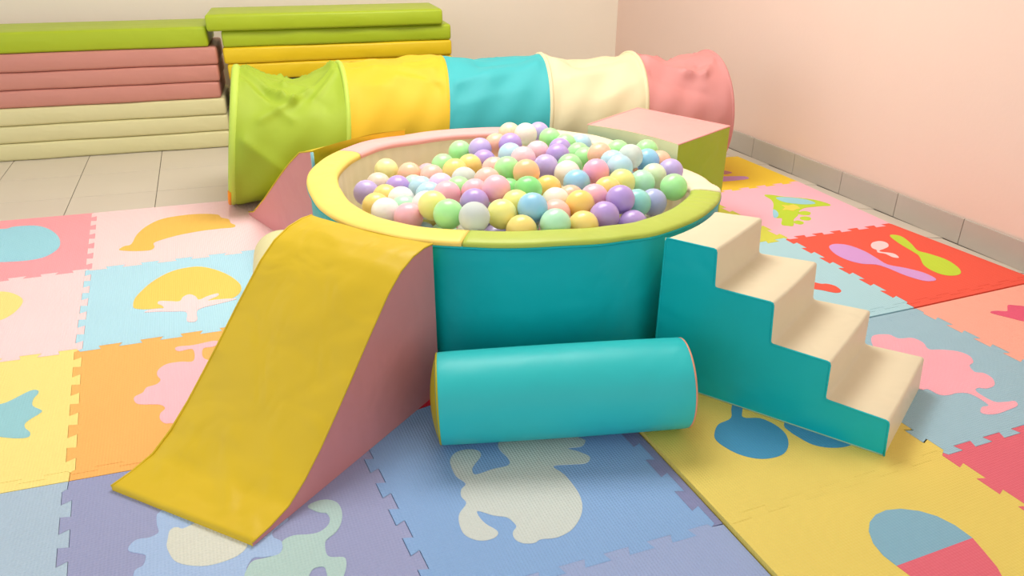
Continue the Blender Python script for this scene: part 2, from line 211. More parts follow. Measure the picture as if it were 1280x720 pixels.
BALLS = [
 (0.5623,2.4866,0.3651,'paleyellow','the only pale yellow ball beside beige and purple ones in the middle',1),
 (0.6265,2.4192,0.3627,'peach','peach ball beside mint green and purple ones in the middle, leftmost of its colour',1),
 (0.6885,2.3605,0.3639,'peachpink','salmon pink ball beside lilac and bright green ones in the middle, leftmost of its colour',1),
 (0.7479,2.4192,0.3801,'green','bright green ball next to a golden yellow one, leftmost of its colour',1),
 (0.5487,2.2778,0.3669,'purple','purple ball beside white and golden yellow ones in the middle, leftmost of its colour',1),
 (0.5056,2.3708,0.3550,'beige','the only beige ball beside lavender and golden yellow ones in the middle',1),
 (0.4507,2.3056,0.3546,'lavender','lavender ball beside beige and golden yellow ones in the middle, leftmost of its colour',1),
 (0.4920,2.2149,0.3625,'gold','golden yellow ball next to a white one, second from the left of its colour',1),
 (0.4426,2.0067,0.3917,'white','white ball next to a golden yellow one, leftmost of its colour',1),
 (0.6100,2.2215,0.3734,'ltblue','light blue ball next to a mint green one, leftmost of its colour',1),
 (0.6142,2.3249,0.3474,'mint','mint green ball next to a light blue one, second from the left of its colour',1),
 (0.5995,2.0947,0.3939,'ltblue','light blue ball next to a white one, second from the left of its colour',1),
 (0.5098,2.0543,0.3755,'mint','mint green ball beside pink and white ones by the front rim, leftmost of its colour',1),
 (0.4911,1.9375,0.3924,'pink','pink ball beside mint green and white ones by the front rim, leftmost of its colour',1),
 (0.5529,1.8992,0.4317,'lemon','lemon yellow ball next to a white one, leftmost of its colour',1),
 (0.6326,2.0198,0.4145,'pink','pink ball next to a lilac one, second from the left of its colour',1),
 (0.6563,2.1568,0.3974,'lilac','the only lilac ball beside pink and salmon pink ones in the middle',1),
 (0.5225,2.1375,0.3753,'white','white ball next to a mint green one, second from the left of its colour',1),
 (0.8362,2.4951,0.3995,'green','bright green ball next to a golden yellow one, fourth from the left of its colour',1),
 (0.7366,2.2538,0.4083,'gold','golden yellow ball next to a translucent white one, third from the left of its colour',1),
 (0.8895,2.4314,0.4191,'lavender','lavender ball next to a purple one, second from the left of its colour',1),
 (0.8737,2.3501,0.3993,'purple','purple ball next to a lavender one, third from the left of its colour',1),
 (0.9654,2.4699,0.4190,'peach','peach ball next to a purple one, second from the left of its colour',1),
 (0.9884,2.3895,0.4368,'purple','purple ball next to a light blue one, fourth from the left of its colour',1),
 (1.0542,2.5566,0.4309,'peachpale','the only pale peach ball beside purple and cream white ones towards the back',1),
 (1.0769,2.4591,0.4488,'cream','cream white ball beside lavender and pale peach ones towards the back, leftmost of its colour',1),
 (1.1862,2.5861,0.4144,'lavender','lavender ball next to a cream white one, third from the left of its colour',1),
 (0.9349,2.2601,0.4391,'ltblue','light blue ball next to a purple one, third from the left of its colour',1),
 (0.9427,2.1700,0.4487,'pinkpale','pale pink ball beside light blue and orange ones towards the back, the left one',1),
 (1.0450,2.2819,0.4300,'pinkpale','pale pink ball beside lavender and bright green ones towards the back, the right one',1),
 (1.1961,2.5029,0.4095,'green','bright green ball next to a lavender one, sixth from the left of its colour',1),
 (1.0849,2.2070,0.4343,'purple','purple ball next to a bright green one, fifth from the left of its colour',1),
 (0.9910,2.1005,0.4358,'lavender','lavender ball next to a purple one, fourth from the left of its colour',1),
 (0.8557,2.0945,0.4451,'green','bright green ball next to a salmon pink one, fifth from the left of its colour',1),
 (0.8865,2.0153,0.4539,'orange','the only orange ball beside pale pink and deep green ones in the middle',1),
 (0.8444,2.1763,0.4233,'peachpink','salmon pink ball next to a bright green one, third from the left of its colour',1),
 (0.7762,2.0622,0.4279,'peachpink','salmon pink ball next to a pink one, second from the left of its colour',1),
 (0.7386,2.1699,0.4032,'clear','translucent white ball next to a bright green one, leftmost of its colour',1),
 (0.8044,2.3026,0.4034,'gold','golden yellow ball next to a translucent white one, fourth from the left of its colour',1),
 (0.8181,1.9900,0.4092,'deepgreen','deep green ball beside pink and lemon yellow ones in the middle, the left one',1),
 (0.8347,1.8842,0.4451,'deepgreen','deep green ball beside orange and sky blue ones in the middle, the right one',1),
 (0.7561,1.9365,0.3877,'mint','mint green ball next to a lemon yellow one, third from the left of its colour',1),
 (0.6903,2.0816,0.4033,'green','bright green ball next to a translucent white one, third from the left of its colour',1),
 (0.6632,1.8656,0.4351,'purple','purple ball next to a pink one, second from the left of its colour',1),
 (0.6210,1.7498,0.4395,'clear','translucent white ball next to a purple one, second from the left of its colour',1),
 (0.5714,1.8179,0.4317,'green','bright green ball next to a lemon yellow one, second from the left of its colour',1),
 (0.7065,1.7684,0.4298,'lemon','lemon yellow ball next to a mint green one, second from the left of its colour',1),
 (0.7712,1.8218,0.4314,'lemon','lemon yellow ball next to a deep green one, third from the left of its colour',1),
 (0.7312,1.6901,0.4079,'gold','golden yellow ball next to a sky blue one, fifth from the left of its colour',1),
 (0.7401,1.8946,0.4570,'pink','pink ball next to a salmon pink one, fourth from the left of its colour',1),
 (0.7846,1.7395,0.4470,'blue','sky blue ball next to a lemon yellow one, leftmost of its colour',1),
 (0.9305,1.9519,0.4169,'amber','amber ball beside cream white and deep green ones in the middle, the left one',1),
 (1.2216,2.4244,0.4036,'green','bright green ball next to a purple one, seventh from the left of its colour',1),
 (1.3012,2.4523,0.3893,'ltblue','light blue ball next to a bright green one, fourth from the left of its colour',1),
 (1.1690,2.3609,0.4083,'purple','purple ball next to a bright green one, sixth from the left of its colour',1),
 (1.2051,2.2866,0.4066,'green','bright green ball next to a light blue one, ninth from the left of its colour',1),
 (1.1903,2.2051,0.4126,'green','bright green ball next to a peach one, tenth from the left of its colour',1),
 (1.0883,2.1225,0.4214,'green','bright green ball next to a cream white one, eighth from the left of its colour',1),
 (1.0310,2.0253,0.4316,'cream','cream white ball next to a bright green one, third from the left of its colour',1),
 (1.1002,1.9658,0.4457,'hotpink','the only hot pink ball beside bright green and peach ones in the middle',1),
 (1.0213,1.9406,0.4272,'blue','sky blue ball next to a cream white one, second from the left of its colour',1),
 (0.8997,1.8347,0.4182,'cream','cream white ball next to a salmon pink one, second from the left of its colour',1),
 (0.8599,1.7505,0.4147,'peachpink','salmon pink ball next to a mint green one, fourth from the left of its colour',1),
 (0.8183,1.6659,0.4218,'mint','mint green ball next to a salmon pink one, fourth from the left of its colour',1),
 (0.9406,1.7623,0.4274,'amber','amber ball beside peach and pink ones by the front rim, the right one',1),
 (1.0099,1.8070,0.4237,'pink','pink ball next to a golden yellow one, fifth from the left of its colour',1),
 (0.9001,1.6617,0.4056,'gold','golden yellow ball next to a amber one, sixth from the left of its colour',1),
 (1.0790,1.8522,0.4239,'gold','golden yellow ball next to a pink one, seventh from the left of its colour',1),
 (1.1510,1.8940,0.4275,'lemon','lemon yellow ball next to a light blue one, fourth from the left of its colour',1),
 (0.9789,1.6891,0.4129,'purple','purple ball next to a pink one, seventh from the left of its colour',1),
 (1.0555,1.7380,0.4352,'purple','purple ball next to a golden yellow one, eighth from the left of its colour',1),
 (1.0652,1.6777,0.3795,'purple','purple ball next to a teal one, ninth from the left of its colour',1),
 (1.2868,2.0733,0.4453,'clear','translucent white ball next to a bright green one, third from the left of its colour',1),
 (1.2877,2.1584,0.4393,'green','bright green ball next to a light blue one, eleventh from the left of its colour',1),
 (1.1851,1.9683,0.4488,'ltblue','light blue ball next to a lemon yellow one, sixth from the left of its colour',1),
 (1.2057,2.0478,0.4410,'ltblue','light blue ball next to a bright green one, fifth from the left of its colour',1),
 (0.9701,1.8782,0.4038,'peach','peach ball next to a amber one, third from the left of its colour',1),
 (1.2028,2.1303,0.4454,'peach','peach ball next to a bright green one, fourth from the left of its colour',1),
 (1.2326,1.9091,0.4105,'mint','mint green ball next to a pale green one, fifth from the left of its colour',1),
 (1.3243,1.9839,0.4011,'palegreen','the only pale green ball beside mint green and peach ones in the middle',1),
 (1.3039,1.8394,0.4099,'green','bright green ball next to a lavender one, thirteenth from the left of its colour',1),
 (1.2056,1.7979,0.3873,'bluelav','the only blue lavender ball beside teal and mint green ones by the front rim',1),
 (1.4426,2.1342,0.3924,'peach','peach ball next to a sky blue one, fifth from the left of its colour',1),
 (1.4063,2.0108,0.4001,'lavender','lavender ball next to a peach one, fifth from the left of its colour',1),
 (1.3693,2.0978,0.4160,'blue','sky blue ball next to a bright green one, third from the left of its colour',1),
 (1.4406,2.2173,0.4108,'green','bright green ball next to a sky blue one, twelfth from the left of its colour',1),
 (1.1293,1.7660,0.4055,'teal','the only teal ball beside blue lavender and purple ones by the front rim',1),
 (0.4393,2.1181,0.3721,'gold','golden yellow ball beside white and lavender ones by the front rim, leftmost of its colour',1),
 (0.5575,1.9862,0.4037,'white','white ball next to a lemon yellow one, third from the left of its colour',1),
 (0.7147,2.0038,0.4166,'pink','pink ball next to a purple one, third from the left of its colour',1),
 (0.5365,1.9619,0.3200,'ltblue','light blue ball half hidden beneath pink and white balls',0),
 (0.6210,1.8149,0.3500,'cream','cream white ball half hidden beneath translucent white and bright green balls',0),
 (0.5787,1.8884,0.3400,'mint','mint green ball half hidden beneath bright green and lemon yellow balls',0),
 (0.6210,1.9619,0.3400,'pink','pink ball barely visible in a gap between the top balls',0),
 (0.5787,2.0354,0.3300,'lemon','lemon yellow ball half hidden beneath white and bright green balls',0),
 (0.7055,1.8149,0.3400,'lavender','lavender ball half hidden beneath lemon yellow and golden yellow balls',0),
 (0.6632,1.8884,0.3500,'cream','cream white ball barely visible in a gap between the top balls',0),
 (0.7055,1.9619,0.3200,'purple','purple ball barely visible in a gap between the top balls',0),
 (0.7477,1.7414,0.3400,'mint','mint green ball half hidden beneath golden yellow and lemon yellow balls',0),
 (0.7900,1.8149,0.3300,'ltblue','light blue ball barely visible in a gap between the top balls',0),
 (0.8322,1.7414,0.3300,'ltblue','light blue ball half hidden beneath mint green and golden yellow balls',0),
 (0.8745,1.8149,0.3200,'pink','pink ball half hidden beneath mint green and salmon pink balls',0),
 (0.8322,1.8884,0.3600,'mint','mint green ball half hidden beneath sky blue and golden yellow balls',0),
 (0.9167,1.7414,0.3400,'green','bright green ball half hidden beneath golden yellow and mint green balls',0),
 (0.9167,1.8884,0.3300,'lavender','lavender ball barely visible in a gap between the top balls',0),
 (1.0012,1.7414,0.3500,'purple','purple ball half hidden beneath golden yellow and pink balls',0),
 (1.0435,1.8149,0.3300,'green','bright green ball barely visible in a gap between the top balls',0),
 (1.0435,2.4029,0.3700,'mint','mint green ball barely visible in a gap between the top balls',0),
 (1.0857,1.7414,0.3200,'cream','cream white ball half hidden beneath purple and teal balls',0),
 (1.1280,1.8149,0.3200,'lemon','lemon yellow ball barely visible in a gap between the top balls',0),
 (1.0857,2.4764,0.3600,'cream','cream white ball barely visible in a gap between the top balls',0),
 (1.2547,1.8884,0.3200,'purple','purple ball half hidden beneath blue lavender and teal balls',0),
 (1.2970,1.9619,0.3200,'purple','purple ball barely visible in a gap between the top balls',0),
 (1.2547,2.0354,0.3700,'lavender','lavender ball barely visible in a gap between the top balls',0),
 (1.2970,2.1089,0.3500,'lavender','lavender ball barely visible in a gap between the top balls',0),
 (1.3392,2.0354,0.3300,'green','bright green ball barely visible in a gap between the top balls',0),
 (1.3392,2.1824,0.3700,'peach','peach ball half hidden beneath light blue and translucent white balls',0),
 (1.3392,2.3294,0.3700,'purple','purple ball barely visible in a gap between the top balls',0),
 (0.4520,2.1089,0.2800,'green','bright green ball half hidden beneath white and golden yellow balls',0),
 (0.4520,2.2559,0.2800,'cream','cream white ball half hidden beneath golden yellow and white balls',0),
 (0.4942,2.0354,0.2900,'cream','cream white ball half hidden beneath pink and mint green balls',0),
 (0.4942,2.1824,0.2800,'peach','peach ball half hidden beneath white and pink balls',0),
 (0.6210,1.8149,0.2600,'gold','golden yellow ball half hidden beneath translucent white and bright green balls',0),
 (0.5787,1.8884,0.2500,'mint','mint green ball half hidden beneath bright green and translucent white balls',0),
 (0.6210,1.9619,0.2500,'ltblue','light blue ball half hidden beneath bright green and translucent white balls',0),
 (0.7055,1.8149,0.2500,'mint','mint green ball barely showing beneath golden yellow and lemon yellow balls',0),
 (0.6632,1.8884,0.2600,'green','bright green ball half hidden beneath translucent white and lemon yellow balls',0),
 (0.7477,1.7414,0.2500,'gold','golden yellow ball half hidden beneath mint green and lemon yellow balls',0),
 (0.7477,2.0354,0.2500,'pink','pink ball barely visible in a gap between the top balls',0),
 (0.7477,2.6234,0.2900,'pink','pink ball half hidden beneath salmon pink and light blue balls',0),
 (0.8322,1.8884,0.2700,'peach','peach ball half hidden beneath golden yellow and mint green balls',0),
 (0.9167,1.7414,0.2500,'purple','purple ball half hidden beneath golden yellow and mint green balls',0),
 (0.9590,1.8149,0.2500,'cream','cream white ball half hidden beneath golden yellow and mint green balls',0),
 (0.9167,2.0354,0.2800,'mint','mint green ball barely visible in a gap between the top balls',0),
 (1.0012,1.7414,0.2600,'gold','golden yellow ball half hidden beneath purple and mint green balls',0),
 (1.0435,1.9619,0.2500,'mint','mint green ball barely visible in a gap between the top balls',0),
 (1.0857,1.8884,0.2500,'pink','pink ball half hidden beneath golden yellow and purple balls',0),
 (1.2125,1.8149,0.3000,'cream','cream white ball half hidden beneath purple and blue lavender balls',0),
]

# ------------------------------------------------------------------ room
def struct(o): o['kind'] = 'structure'; return o
RA, RB = Vector((2.848, 4.905)), Vector((2.655, -1.2))            # right wall line
BA, BB = Vector((-2.6, 5.56)), Vector((2.848, 4.90))           # back wall line
def wall(name, a, b, nrm, th, z0, z1, mat):
    q = [a, b, b+nrm*th, a+nrm*th]; org = (a+b)/2
    o = struct(bmobj(name, prism_bm(local(q, org), 0, z1-z0), mat, smooth=False)); o.location = (org.x, org.y, z0); return o
m_pinkwall, nt, b = newmat('painted_pink_wall'); tc, n = noise_col(nt, b, (243,213,198), 0.02, 2.5); b.inputs['Roughness'].default_value = 0.75
n3 = nt.nodes.new('ShaderNodeTexNoise'); n3.inputs['Scale'].default_value = 60; nt.links.new(tc.outputs['Object'], n3.inputs['Vector']); bump(nt, b, n3.outputs['Fac'], 0.12, 0.004)
m_cremewall, nt, b = newmat('painted_cream_wall'); tc, n = noise_col(nt, b, (250,240,222), 0.02, 2.5); b.inputs['Roughness'].default_value = 0.75
n3 = nt.nodes.new('ShaderNodeTexNoise'); n3.inputs['Scale'].default_value = 60; nt.links.new(tc.outputs['Object'], n3.inputs['Vector']); bump(nt, b, n3.outputs['Fac'], 0.12, 0.004)
wall('wall_right', RA, RB, Vector((1, 0)), 0.12, FLOOR_Z, 2.56, m_pinkwall)
wall('wall_back', BA, BB+Vector((0.12, -0.0146)), Vector((0, 1)), 0.12, FLOOR_Z, 2.56, m_cremewall)
m_grout = plain('floor_grout', (128,120,108), 0.8)
m_tile, nt, b = newmat('floor_tile'); tc, n = noise_col(nt, b, (216,206,190), 0.05, 3.2); b.inputs['Roughness'].default_value = 0.3
n.inputs['Detail'].default_value = 8
m_ceil = plain('ceiling_paint', (240,236,228), 0.8)
fl = struct(bmobj('floor', prism_bm([(-2.6, -1.6), (2.78, -1.6), (2.9, 5.02), (-2.6, 5.69)], FLOOR_Z-0.06, FLOOR_Z-0.0035), m_grout, smooth=False))
cl = struct(bmobj('ceiling', prism_bm([(-2.6, -1.6), (2.78, -1.6), (2.9, 5.02), (-2.6, 5.69)], 2.56, 2.62), m_ceil, smooth=False))
# floor tiles, 37 cm, each its own piece (mesh shared)
fx, fy = Vector((math.cos(math.radians(-6.6)), math.sin(math.radians(-6.6)))), Vector((0.026, 0.9997))
TS = 0.372; org = Vector((-0.618, 4.245)); tme = None
for i in range(-4, 10):
    for j in range(-8, 4):
        p = org+fx*(i*TS)+fy*(j*TS); c = p+fx*TS/2+fy*TS/2
        wr = RA.x+(RB.x-RA.x)*(c.y-RA.y)/(RB.y-RA.y); wb = BA.y+(BB.y-BA.y)*(c.x-BA.x)/(BB.x-BA.x)
        # tiles the photograph can show: the strip by the stacks and the strip by the right wall
        if not ((c.x < 0.75 and c.y > 3.3) or (c.x > 2.2 and c.y > 0.5)): continue
        g = 0.0018
        q = [p+fx*g+fy*g, p+fx*(TS-g)+fy*g, p+fx*(TS-g)+fy*(TS-g), p+fx*g+fy*(TS-g)]
        q = [(min(v.x, wr-0.016) if c.x > 2 else v.x, min(v.y, wb-0.001)) for v in q]
        if max(v[0] for v in q)-min(v[0] for v in q) < 0.06 or max(v[1] for v in q)-min(v[1] for v in q) < 0.06: continue
        full = c.x+TS*0.6 < wr-0.02 and c.y+TS*0.6 < wb-0.02
        if full and tme: o = bpy.data.objects.new('floor_tile', tme); link(o, fl)
        else:
            o = bmobj('floor_tile', prism_bm(local(q, c), -0.0035, 0.0, 0.0006), m_tile, fl, smooth=False)
            if full: tme = o.data
        o.location = (c.x, c.y, FLOOR_Z)
# skirting of grey tiles along the right wall
m_skirt, nt, b = newmat('skirting_tile'); tc, n = noise_col(nt, b, (192,184,172), 0.06, 5); b.inputs['Roughness'].default_value = 0.35; n.inputs['Detail'].default_value = 8
rd = (RB-RA).normalized(); rn = Vector((rd.y, -rd.x)); rn = rn if rn.x < 0 else -rn
def skirt(name, a, d, nrm, length, off, tl=0.334):
    base = struct(bmobj(name, prism_bm([a, a+d*length, a+d*length+nrm*0.006, a+nrm*0.006], FLOOR_Z, FLOOR_Z+0.105), m_grout, smooth=False))
    t = -off
    while t < length:
        s0, s1 = max(t, 0)+0.0012, min(t+tl, length)-0.0012
        if s1-s0 > 0.02:
            mid = a+d*((s0+s1)/2)+nrm*0.0095; h = (s1-s0)/2
            q = [-d*h-nrm*0.0045, d*h-nrm*0.0045, d*h+nrm*0.0045, -d*h+nrm*0.0045]
            o = bmobj('skirting_tile', prism_bm(q, 0, 0.108, 0.0012), m_skirt, base, smooth=False); o.location = (mid.x, mid.y, FLOOR_Z)
        t += tl
    return base
skirt('baseboard_right', RA, rd, rn, 5.2, 0.334-((RA-Vector((2.803, 3.223))).length % 0.334))
bd = (BB-BA).normalized(); bn = Vector((bd.y, -bd.x))
skirt('baseboard_back', BA+bd*2.9, bd, bn, (BB-BA).length-2.92, 0.1)
# ceiling lamp that lights the room
lamp = empty('ceiling_lamp', (0.95, 2.75, 2.56), 'square white ceiling panel lamp above the ball pit', 'lamp')
m_lampframe = plain('lamp_frame_white', (230,230,228), 0.4)
def frame_bm(w, d, t, z0, z1):
    bm = bmesh.new()
    for x0, x1, y0, y1 in ((-w, w, -d, -d+t), (-w, w, d-t, d), (-w, -w+t, -d+t, d-t), (w-t, w, -d+t, d-t)):
        q = prism_bm([(x0, y0), (x1, y0), (x1, y1), (x0, y1)], z0, z1)
        me = bpy.data.meshes.new('tmp'); q.to_mesh(me); q.free(); bm.from_mesh(me); bpy.data.meshes.remove(me)
    return bm
bmobj('lamp_frame', frame_bm(0.78, 0.58, 0.03, -0.05, -0.001), m_lampframe, lamp, smooth=False)
m_diff, nt, b = newmat('lamp_diffuser'); b.inputs['Base Color'].default_value = (0.95, 0.94, 0.9, 1); b.inputs['Emission Color'].default_value = (1, 0.96, 0.9, 1); b.inputs['Emission Strength'].default_value = 3
bmobj('lamp_diffuser', prism_bm([(-0.748, -0.548), (0.748, -0.548), (0.748, 0.548), (-0.748, 0.548)], -0.03, -0.012), m_diff, lamp, smooth=False)

# ------------------------------------------------------------------ puzzle mats
def seam(A, B, n=12, amp=0.0105, dove=0.004):
    """interlocking outline from A to B, the same for both neighbours"""
    A, B = Vector(A[:2]), Vector(B[:2]); rev = (A.x, A.y) > (B.x, B.y)
    P, Q = (B, A) if rev else (A, B)
    d = (Q-P); L = d.length; d /= L; nn = Vector((-d.y, d.x)); out = [P.copy()]; st = L/n
    for k in range(n):
        s = amp if k % 2 else -amp
        s0, s1 = k*st, (k+1)*st
        dv = dove if k % 2 else -dove
        out.append(P+d*(s0+(0.006 if k == 0 else -abs(dove) if s > 0 else abs(dove)*-1)+ (dove*2 if False else 0))+nn*s)
        out.append(P+d*(s1+(-0.006 if k == n-1 else abs(dove)))+nn*s)
    out.append(Q.copy())
    # widen tabs alternately so that they lock (dovetail)
    return out[::-1] if rev else out
def outline(edges):
    pts = []
    for A, B, kind in edges:
        e = seam(A, B) if kind == 't' else ([Vector(A[:2]), Vector(B[:2])] if kind == 's' else seam(A, B, 12, 0.0075))
        pts += e[:-1]
    return pts
def shrink(pts, g):
    c = sum(pts, Vector((0, 0)))/len(pts); R = max((p-c).length for p in pts); return [c+(p-c)*(1-g/R) for p in pts]
def smooth_poly(P, it):
    P = [Vector(p) for p in P]
    if it == 2: return P
    out = []; n = len(P)
    for i in range(n):
        p0, p1, p2, p3 = P[i-1], P[i], P[(i+1) % n], P[(i+2) % n]
        for t in (0, 0.25, 0.5, 0.75):
            out.append(0.5*((2*p1)+(-p0+p2)*t+(2*p0-5*p1+4*p2-p3)*t*t+(-p0+3*p1-3*p2+p3)*t**3))
    return out
def mat_tile(key, edges, colour, ztop, label, strips=(), group=None, lab_in=None):
    pts = shrink(outline(edges), 0.0014); c = sum(pts, Vector((0, 0)))/len(pts)
    root = empty('foam_mat', (c.x, c.y, FLOOR_Z), label, 'play mat', 'puzzle mats on the floor')
    h = ztop-FLOOR_Z
    bmobj('mat_body', prism_bm(local(pts, c), 0, h), FM(colour), root, smooth=False)
    for A, B, A2, B2 in strips:                                   # border strip A-B, locked in along A2-B2
        q = [Vector(A), Vector(B)]+seam(B2, A2, 12, 0.0075)
        q = shrink(q, 0.0009)
        bmobj('edge_strip', prism_bm(local(q, c), 0, h-0.0004), FM(colour), root, smooth=False)
    last = None
    for nm, col, lb, sm, poly in INLAYS.get(key, []):
        q = smooth_poly(poly, sm); dz = 0.0009 if nm == 'inlay' else (0.0015 if nm == 'inlay_top' else 0.0013)
        par = root if nm != 'inlay_top' or not last else last
        o = bmobj(nm, prism_bm(local(q, c), h-0.006, h+dz), FM(col), par, smooth=False, label=lb)
        if nm == 'inlay' and last is None: last = o
    return root
W0, W1, W2, W3, W4 = (-1.122,3.639), (-1.097,2.944), (-1.072,2.341), (-1.036,1.683), (-1.0,1.06)
P0, P1, P2, P3, P4 = (-.506,3.57), (-.478,2.908), (-.456,2.272), (-.419,1.628), (-.385,1.01)
Q0, Q1, Q2, Q3, Q4 = (.2,3.506), (.235,2.852), (.232,2.228), (.227,1.568), (.262,.972)
S2, S3, S4 = (.846,2.28), (.846,1.666), (.856,.945)
def lerp(a, b, t): return (a[0]+(b[0]-a[0])*t, a[1]+(b[1]-a[1])*t)
def mv(a, dx, dy): return (a[0]+dx, a[1]+dy)
mat_tile('A0', [(W0,P0,'s'),(P0,P1,'t'),(P1,W1,'t'),(W1,W0,'s')], 'coral', ZL, 'coral pink foam mat with a pale blue oval, beside the bare tiles')
mat_tile('B0', [(P0,Q0,'s'),(Q0,Q1,'s'),(Q1,P1,'t'),(P1,P0,'t')], 'palepink', ZL, 'pale pink foam mat with an apricot banana shape')
mat_tile('A1', [(W1,P1,'t'),(P1,P2,'t'),(P2,W2,'t'),(W2,W1,'s')], 'ltpink', ZL, 'pale pink foam mat with a yellow oval at the left picture edge')
mat_tile('B1', [(P1,Q1,'t'),(Q1,Q2,'s'),(Q2,P2,'t'),(P2,P1,'t')], 'skytile', ZL, 'pale sky blue foam mat with an apricot dome and pink palm shape')
s = 0.03
a, b_ = mv(W3,0,s), mv(P3,0,s)
mat_tile('A2', [(W2,P2,'t'),(P2,b_,'t'),(b_,a,'d'),(a,W2,'s')], 'butter', ZL, 'soft yellow foam mat with a pale blue fish-tail shape', [(W3,P3,a,b_)])
a, b_ = mv(P3,0,s), mv(Q3,0,s)
mat_tile('B2', [(P2,Q2,'t'),(Q2,b_,'s'),(b_,a,'d'),(a,P2,'t')], 'orange', ZL, 'orange foam mat with a light pink tree shape, beside the slide', [(P3,Q3,a,b_)])
a, b_ = mv(W3,0,-s), mv(P3,0,-s)
mat_tile('A3', [(a,b_,'d'),(b_,P4,'t'),(P4,W4,'s'),(W4,a,'s')], 'greyblue', ZL, 'plain grey-blue foam mat in the lower left corner', [(mv(P3,0,-.002),mv(W3,0,-.002),b_,a)])
a, b_ = mv(P3,0,-s), mv(Q3,0,-s)
mat_tile('B3', [(a,b_,'d'),(b_,Q4,'t'),(Q4,P4,'s'),(P4,a,'t')], 'purplegrey', ZL, 'purple-grey foam mat with blue, cream and sage animal shapes below the slide', [(mv(Q3,0,-.002),mv(P3,0,-.002),b_,a)])
mat_tile('C2', [(Q3,S3,'s'),(S3,S2,'s'),(S2,Q2,'s'),(Q2,Q3,'s')], 'crimson', ZL, 'crimson foam mat, a sliver showing between slide and roll')
mat_tile('C3', [(Q3,S3,'s'),(S3,S4,'t'),(S4,Q4,'t'),(Q4,mv(Q3,0,-s),'t'),(mv(Q3,0,-s),Q3,'s')], 'blue', ZL, 'blue foam mat with a bone coloured squirrel shape in front of the roll')
YL = .884
mat_tile('D3', [(S3,(YL-.002,1.666),'s'),((YL-.002,1.666),(YL-.002,.944),'s'),((YL-.002,.944),S4,'s'),(S4,S3,'t')], 'striped', ZL, 'narrow purple foam mat edge between the blue mat and the yellow mat')
mat_tile('C4', [(Q4,S4,'t'),(S4,(YL-.002,.942),'s'),((YL-.002,.942),(YL-.002,.34),'s'),((YL-.002,.34),(.29,.36),'s'),((.29,.36),Q4,'s')], 'periwinkle', ZL, 'periwinkle foam mat at the bottom edge below the squirrel mat')
R00, R01, R11, R12, R02, R10 = (2.072,1.513), (2.095,2.151), (2.62,2.112), (2.66,2.721), (2.08,2.745), (2.655,1.501)
Rm1m1, Rm2m1, R0m1, R1m1, Rm10, Rm11 = (1.506,.928), (YL,.937), (2.09,.91), (2.67,.895), (1.49,1.533), (1.5,2.15)
Rm20, Rm2m2, Rm1m2, R0m2, R13, R03 = (YL,1.54), (YL,.33), (1.515,.33), (2.1,.31), (2.665,3.2), (2.09,3.28)
mat_tile('Y1', [(Rm2m1,Rm1m1,'t'),(Rm1m1,Rm10,'t'),(Rm10,Rm20,'s'),(Rm20,Rm2m1,'s')], 'yellow', 0, 'yellow foam mat with blue cherry shapes, under the toy stairs')
mat_tile('Y2', [(Rm2m2,Rm1m2,'s'),(Rm1m2,Rm1m1,'t'),(Rm1m1,Rm2m1,'t'),(Rm2m1,Rm2m2,'s')], 'yellow', 0, 'yellow foam mat with a half blue, half red egg shape')
mat_tile('RR', [(Rm1m2,R0m2,'s'),(R0m2,R0m1,'s'),(R0m1,Rm1m1,'t'),(Rm1m1,Rm1m2,'t')], 'rose', 0, 'plain rose red foam mat at the right picture edge')
g = .008; a, b_ = mv(Rm10,0,-s-g), mv(R00,0,-s-g)
mat_tile('BL', [(Rm1m1,R0m1,'t'),(R0m1,b_,'t'),(b_,a,'d'),(a,Rm1m1,'t')], 'bluegrey', 0, 'grey-blue foam mat with a pink tree shape, right of the stairs', [(mv(R00,0,-g),mv(Rm10,0,-g),b_,a)])
a, b_ = mv(R00,0,-s-g), mv(R10,0,-s-g)
mat_tile('PE', [(R0m1,R1m1,'s'),(R1m1,b_,'s'),(b_,a,'d'),(a,R0m1,'t')], 'peach', 0, 'peach foam mat with a deep pink notched shape, next to the red mat', [(mv(R10,0,-g),mv(R00,0,-g),b_,a)])
a, b_ = mv(R00,0,s), mv(R10,0,s)
mat_tile('RE', [(a,b_,'d'),(b_,R11,'s'),(R11,R01,'t'),(R01,a,'t')], 'red', 0, 'red foam mat with maraca and music-note shapes by the pink wall', [(R00,R10,a,b_)])
a, b_ = mv(Rm10,0,s), mv(R00,0,s)
mat_tile('LB', [(a,b_,'d'),(b_,R01,'t'),(R01,Rm11,'t'),(Rm11,a,'s')], 'skypale', 0, 'pale blue foam mat mostly hidden behind the toy stairs', [(Rm10,R00,a,b_)])
mat_tile('LP', [(R01,R11,'t'),(R11,R12,'s'),(R12,R02,'t'),(R02,R01,'t')], 'pinkmat', 0, 'pink foam mat with a lime green crown shape near the wall')
mat_tile('LG', [(Rm11,R01,'t'),(R01,R02,'t'),(R02,(1.49,2.76),'s'),((1.49,2.76),Rm11,'s')], 'limemat', 0, 'lime yellow foam mat, a sliver showing behind the top step')
mat_tile('YB', [(R02,R12,'t'),(R12,R13,'s'),(R13,R03,'s'),(R03,R02,'s')], 'yellowback', 0, 'bright yellow foam mat with lilac stripes under the tunnel end')

